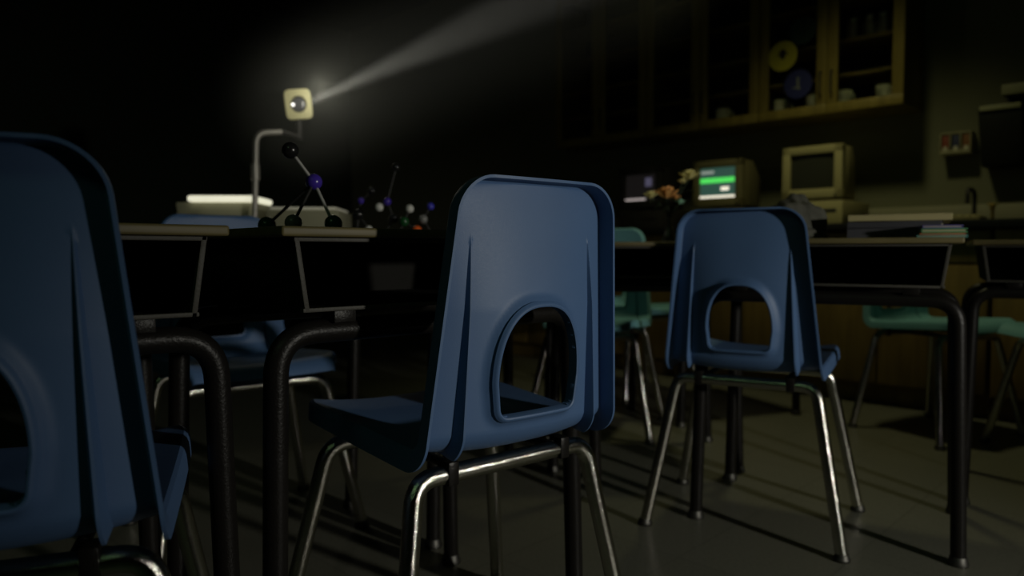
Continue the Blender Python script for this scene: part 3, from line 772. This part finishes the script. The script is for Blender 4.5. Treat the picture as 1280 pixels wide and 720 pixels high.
for px, py, rr, m, lab, dY in ((833, 240, .037, 'rose_orange', 'large orange rose, tallest bloom over the vase middle', 0), (861, 218, .031, 'rose_yellow', 'yellow rose highest at right in the vase', .02), (813, 243, .022, 'rose_yellow', 'small yellow rose leaning left in the vase', -.01), (850, 252, .016, 'rose_mint', 'small mint green bud low at right in the vase', -.03), (845, 246, .016, 'rose_orange', 'small orange bud tucked beside the large orange rose', .0), (853, 226, .015, 'rose_yellow', 'small yellow bud below the highest rose', .0)):
    p = at(px, py, VY + dY)
    fl = thing('flower', lab, 'flower', neck, 0, 'flowers in the vase')
    petal_ball(p - neck, rr, random.random() * 3).build('petals', M[m], fl, 60)
    e = p - neck + Vector((0, 0, -rr * .6)); off = Vector((random.uniform(-.003, .003), random.uniform(-.003, .003), 0))
    b = MB(); b.tube([off + Vector((0, 0, -.06)), off, e * .5 + Vector((0, 0, .012)), e], .0022, 8); b.build('stem', M['leaf'], fl)
    for k in (.35, .6):
        b = MB(); c = e * k; dr = Vector((random.uniform(-1, 1), random.uniform(-1, 1), .2)).normalized(); sd = dr.cross(Vector((0, 0, 1))).normalized(); vv = []
        for i in range(8):
            u = i / 7; wl = .013 * math.sin(PI * min(.98, u + .02)) ** .8; cc_ = c + dr * .05 * u + Vector((0, 0, .012 * math.sin(u * PI)))
            vv += [cc_ - sd * wl, cc_ + Vector((0, 0, -.003)), cc_ + sd * wl]
        th = len(vv); vv += [p_ + Vector((0, 0, -.0008)) for p_ in vv]
        f = [(i * 3 + j, i * 3 + j + 1, i * 3 + j + 4, i * 3 + j + 3) for i in range(7) for j in (0, 1)]; f += [tuple(q + th for q in reversed(x)) for x in f]
        b.add(vv, f); b.build('leaf', M['leaf'], fl)

# ------------------------------------------------------------------ books and folders on the right desk
DY = -30
def book(name, x, y, z, w, d, t, rot, m, label, cat='book', group='books on the right desk'):
    r = thing(name, label, cat, (x, y, z), R(rot), group)
    b = MB(); b.box(-w / 2, w / 2, -d / 2, d / 2, 0, .0025, .0006, 1); b.box(-w / 2, w / 2, -d / 2, d / 2, t - .0025, t, .0006, 1); b.box(-w / 2, w / 2, -d / 2, -d / 2 + .0025, 0, t, .0008, 1); b.build('cover', M[m], r)
    b = MB(); b.box(-w / 2 + .004, w / 2 - .004, -d / 2 + .003, d / 2 - .005, .0026, t - .0026); b.build('pages', M['pages'], r)
    return r
bx = at(1120, 300, 1.96); z = TOP + .0004
book('binder', bx.x, 1.96, z, .215, .28, .026, DY, 'book_dark', 'dark slate binder lying at the bottom of the stack on the desk', 'binder'); z += .0264
book('binder', bx.x + .004, 1.962, z, .212, .275, .017, DY - 2, 'book_dark', 'thinner dark slate binder on the bottom binder of the stack', 'binder'); z += .0176
book('book', bx.x + .006, 1.955, z, .232, .26, .017, DY + 1, 'book_tan', 'tan book lying on top of the dark binders')
def folder(x, y, z, w, d, t, rot, m, label):
    r = thing('folder', label, 'folder', (x, y, z), R(rot), 'coloured folders on the right desk')
    b = MB(); b.box(-w / 2, w / 2, -d / 2, d / 2, 0, t * .35, .0004, 1); b.box(-w / 2, w / 2, -d / 2, d / 2, t * .7, t, .0004, 1); b.box(-w / 2, -w / 2 + .002, -d / 2, d / 2, 0, t, .0004, 1); b.build('cover', M[m], r)
    b = MB(); b.box(-w / 2 + .003, w / 2 - .004, -d / 2 + .004, d / 2 - .004, t * .36, t * .69); b.build('sheets', M['pages'], r)
fx = at(1177, 300, 1.80); z = TOP + .0004
for k, (m, t, w, dx, lab) in enumerate((('fold_teal', .006, .105, .0, 'teal folder at the bottom of the coloured pile'), ('fold_orange', .004, .095, -.003, 'orange folder, a thin line in the coloured pile'), ('fold_green', .011, .095, -.004, 'green folder in the middle of the coloured pile'), ('fold_violet', .007, .085, -.012, 'violet folder on top of the coloured pile'))):
    folder(fx.x + dx, 1.80, z, w, .15, t, DY + k * 3, m, lab); z += t + .0004
# woollen hat
kp_ = at(991, 300, 2.06)
kn = thing('woollen_hat', 'grey knitted woollen hat crumpled on the desk behind the blue chair', 'hat', (kp_.x, 2.06, TOP + .0005))
def lump(d):
    return 1 + .10 * math.sin(5 * d.x + 1) * math.cos(4 * d.y) + .07 * math.sin(9 * d.y + 2 * d.z) + .04 * math.sin(17 * d.x + 3)
b = MB(); b.ball((0, 0, 0), .084, 48, 30, lump)
b.v = [(x * 1.0, y * .95, max(0.0, z * .95 + .038)) for x, y, z in b.v]; b.build('crown', M['knit'], kn, 80)
b = MB(); path = [Vector((.078 * math.cos(a), .074 * math.sin(a), .014 + .003 * math.sin(3 * a))) for a in np.linspace(0, 2 * PI, 40)]
b.tube(path, .014, 12); b.build('brim', M['knit'], kn, 80)

# ------------------------------------------------------------------ haze and lights
def aim(o, target): o.rotation_euler = (Vector(target) - Vector(o.location)).to_track_quat('-Z', 'Y').to_euler()
def light(name, kind, loc_, power, color, **k):
    d = bpy.data.lights.new(name, kind); d.energy = power; d.color = color
    for a, v in k.items(): setattr(d, a, v)
    o = bpy.data.objects.new(name, d); C.objects.link(o); o.location = loc_; return o
KEY = (2.30, -.42, 1.02)
l = light('key_spot', 'SPOT', KEY, 112, (1.0, .97, .86), shadow_soft_size=.05, spot_size=R(62), spot_blend=.9); aim(l, (.86, 1.13, .50))
l = light('ceiling_spot', 'SPOT', (1.15, 3.0, 2.75), 36, (1.0, .95, .50), shadow_soft_size=.10, spot_size=R(96), spot_blend=1.0); aim(l, (1.35, 3.35, 0))
BD = Vector((.85, -.25, .300)).normalized()
hsrc = HEAD + Vector((.020, .045, .012))
l = light('green_fill', 'AREA', (-1.2, -1.5, 2.95), 3, (.55, 1., .50), shape='RECTANGLE', size=1.2, size_y=.6)  # added dim green fill that lifts the blacks, not a lamp of the room
l = light('beam_spot', 'SPOT', hsrc, 105, (1., .97, .88), shadow_soft_size=.013, spot_size=R(13), spot_blend=.85); aim(l, hsrc + BD)
l = light('lens_glow', 'POINT', HEAD + BD * .13 + Vector((0, -.07, 0)), .8, (1., .97, .80), shadow_soft_size=.03)
hz = MB(); hz.box(-1.0, 2.3, -.95, .95, -.95, .95)
hm_ = bpy.data.materials.new('lamp_haze'); hm_.use_nodes = True; nt = hm_.node_tree; nt.nodes.clear()
out = nt.nodes.new('ShaderNodeOutputMaterial'); vs_ = nt.nodes.new('ShaderNodeVolumeScatter'); vs_.inputs['Color'].default_value = (.95, .97, .9, 1)
tc = nt.nodes.new('ShaderNodeTexCoord'); sx = nt.nodes.new('ShaderNodeSeparateXYZ'); nt.links.new(tc.outputs['Object'], sx.inputs[0])
def mth(op, a, b=None):
    n = nt.nodes.new('ShaderNodeMath'); n.operation = op
    for i, v in enumerate((a, b)):
        if v is None: continue
        if isinstance(v, (int, float)): n.inputs[i].default_value = v
        else: nt.links.new(v, n.inputs[i])
    return n.outputs[0]
xx = mth('SUBTRACT', sx.outputs[0], mth('MINIMUM', mth('MAXIMUM', sx.outputs[0], 0.0), 1.4))
rr = mth('SQRT', mth('ADD', mth('ADD', mth('MULTIPLY', xx, xx), mth('MULTIPLY', sx.outputs[1], sx.outputs[1])), mth('MULTIPLY', sx.outputs[2], sx.outputs[2])))
mr = nt.nodes.new('ShaderNodeMapRange'); mr.interpolation_type = 'SMOOTHSTEP'; mr.inputs[1].default_value = 0.; mr.inputs[2].default_value = .40; mr.inputs[3].default_value = 1.; mr.inputs[4].default_value = 0.
nt.links.new(rr, mr.inputs[0]); nt.links.new(mth('MULTIPLY', mr.outputs[0], .50), vs_.inputs['Density']); nt.links.new(vs_.outputs[0], out.inputs['Volume'])
ho_ = hz.build('projector_haze', hm_); ho_.location = hsrc; ho_.rotation_euler = BD.to_track_quat('X', 'Z').to_euler()
tag(ho_, 'grey haze lit by the projector beam around its head', 'haze', None, 'stuff')
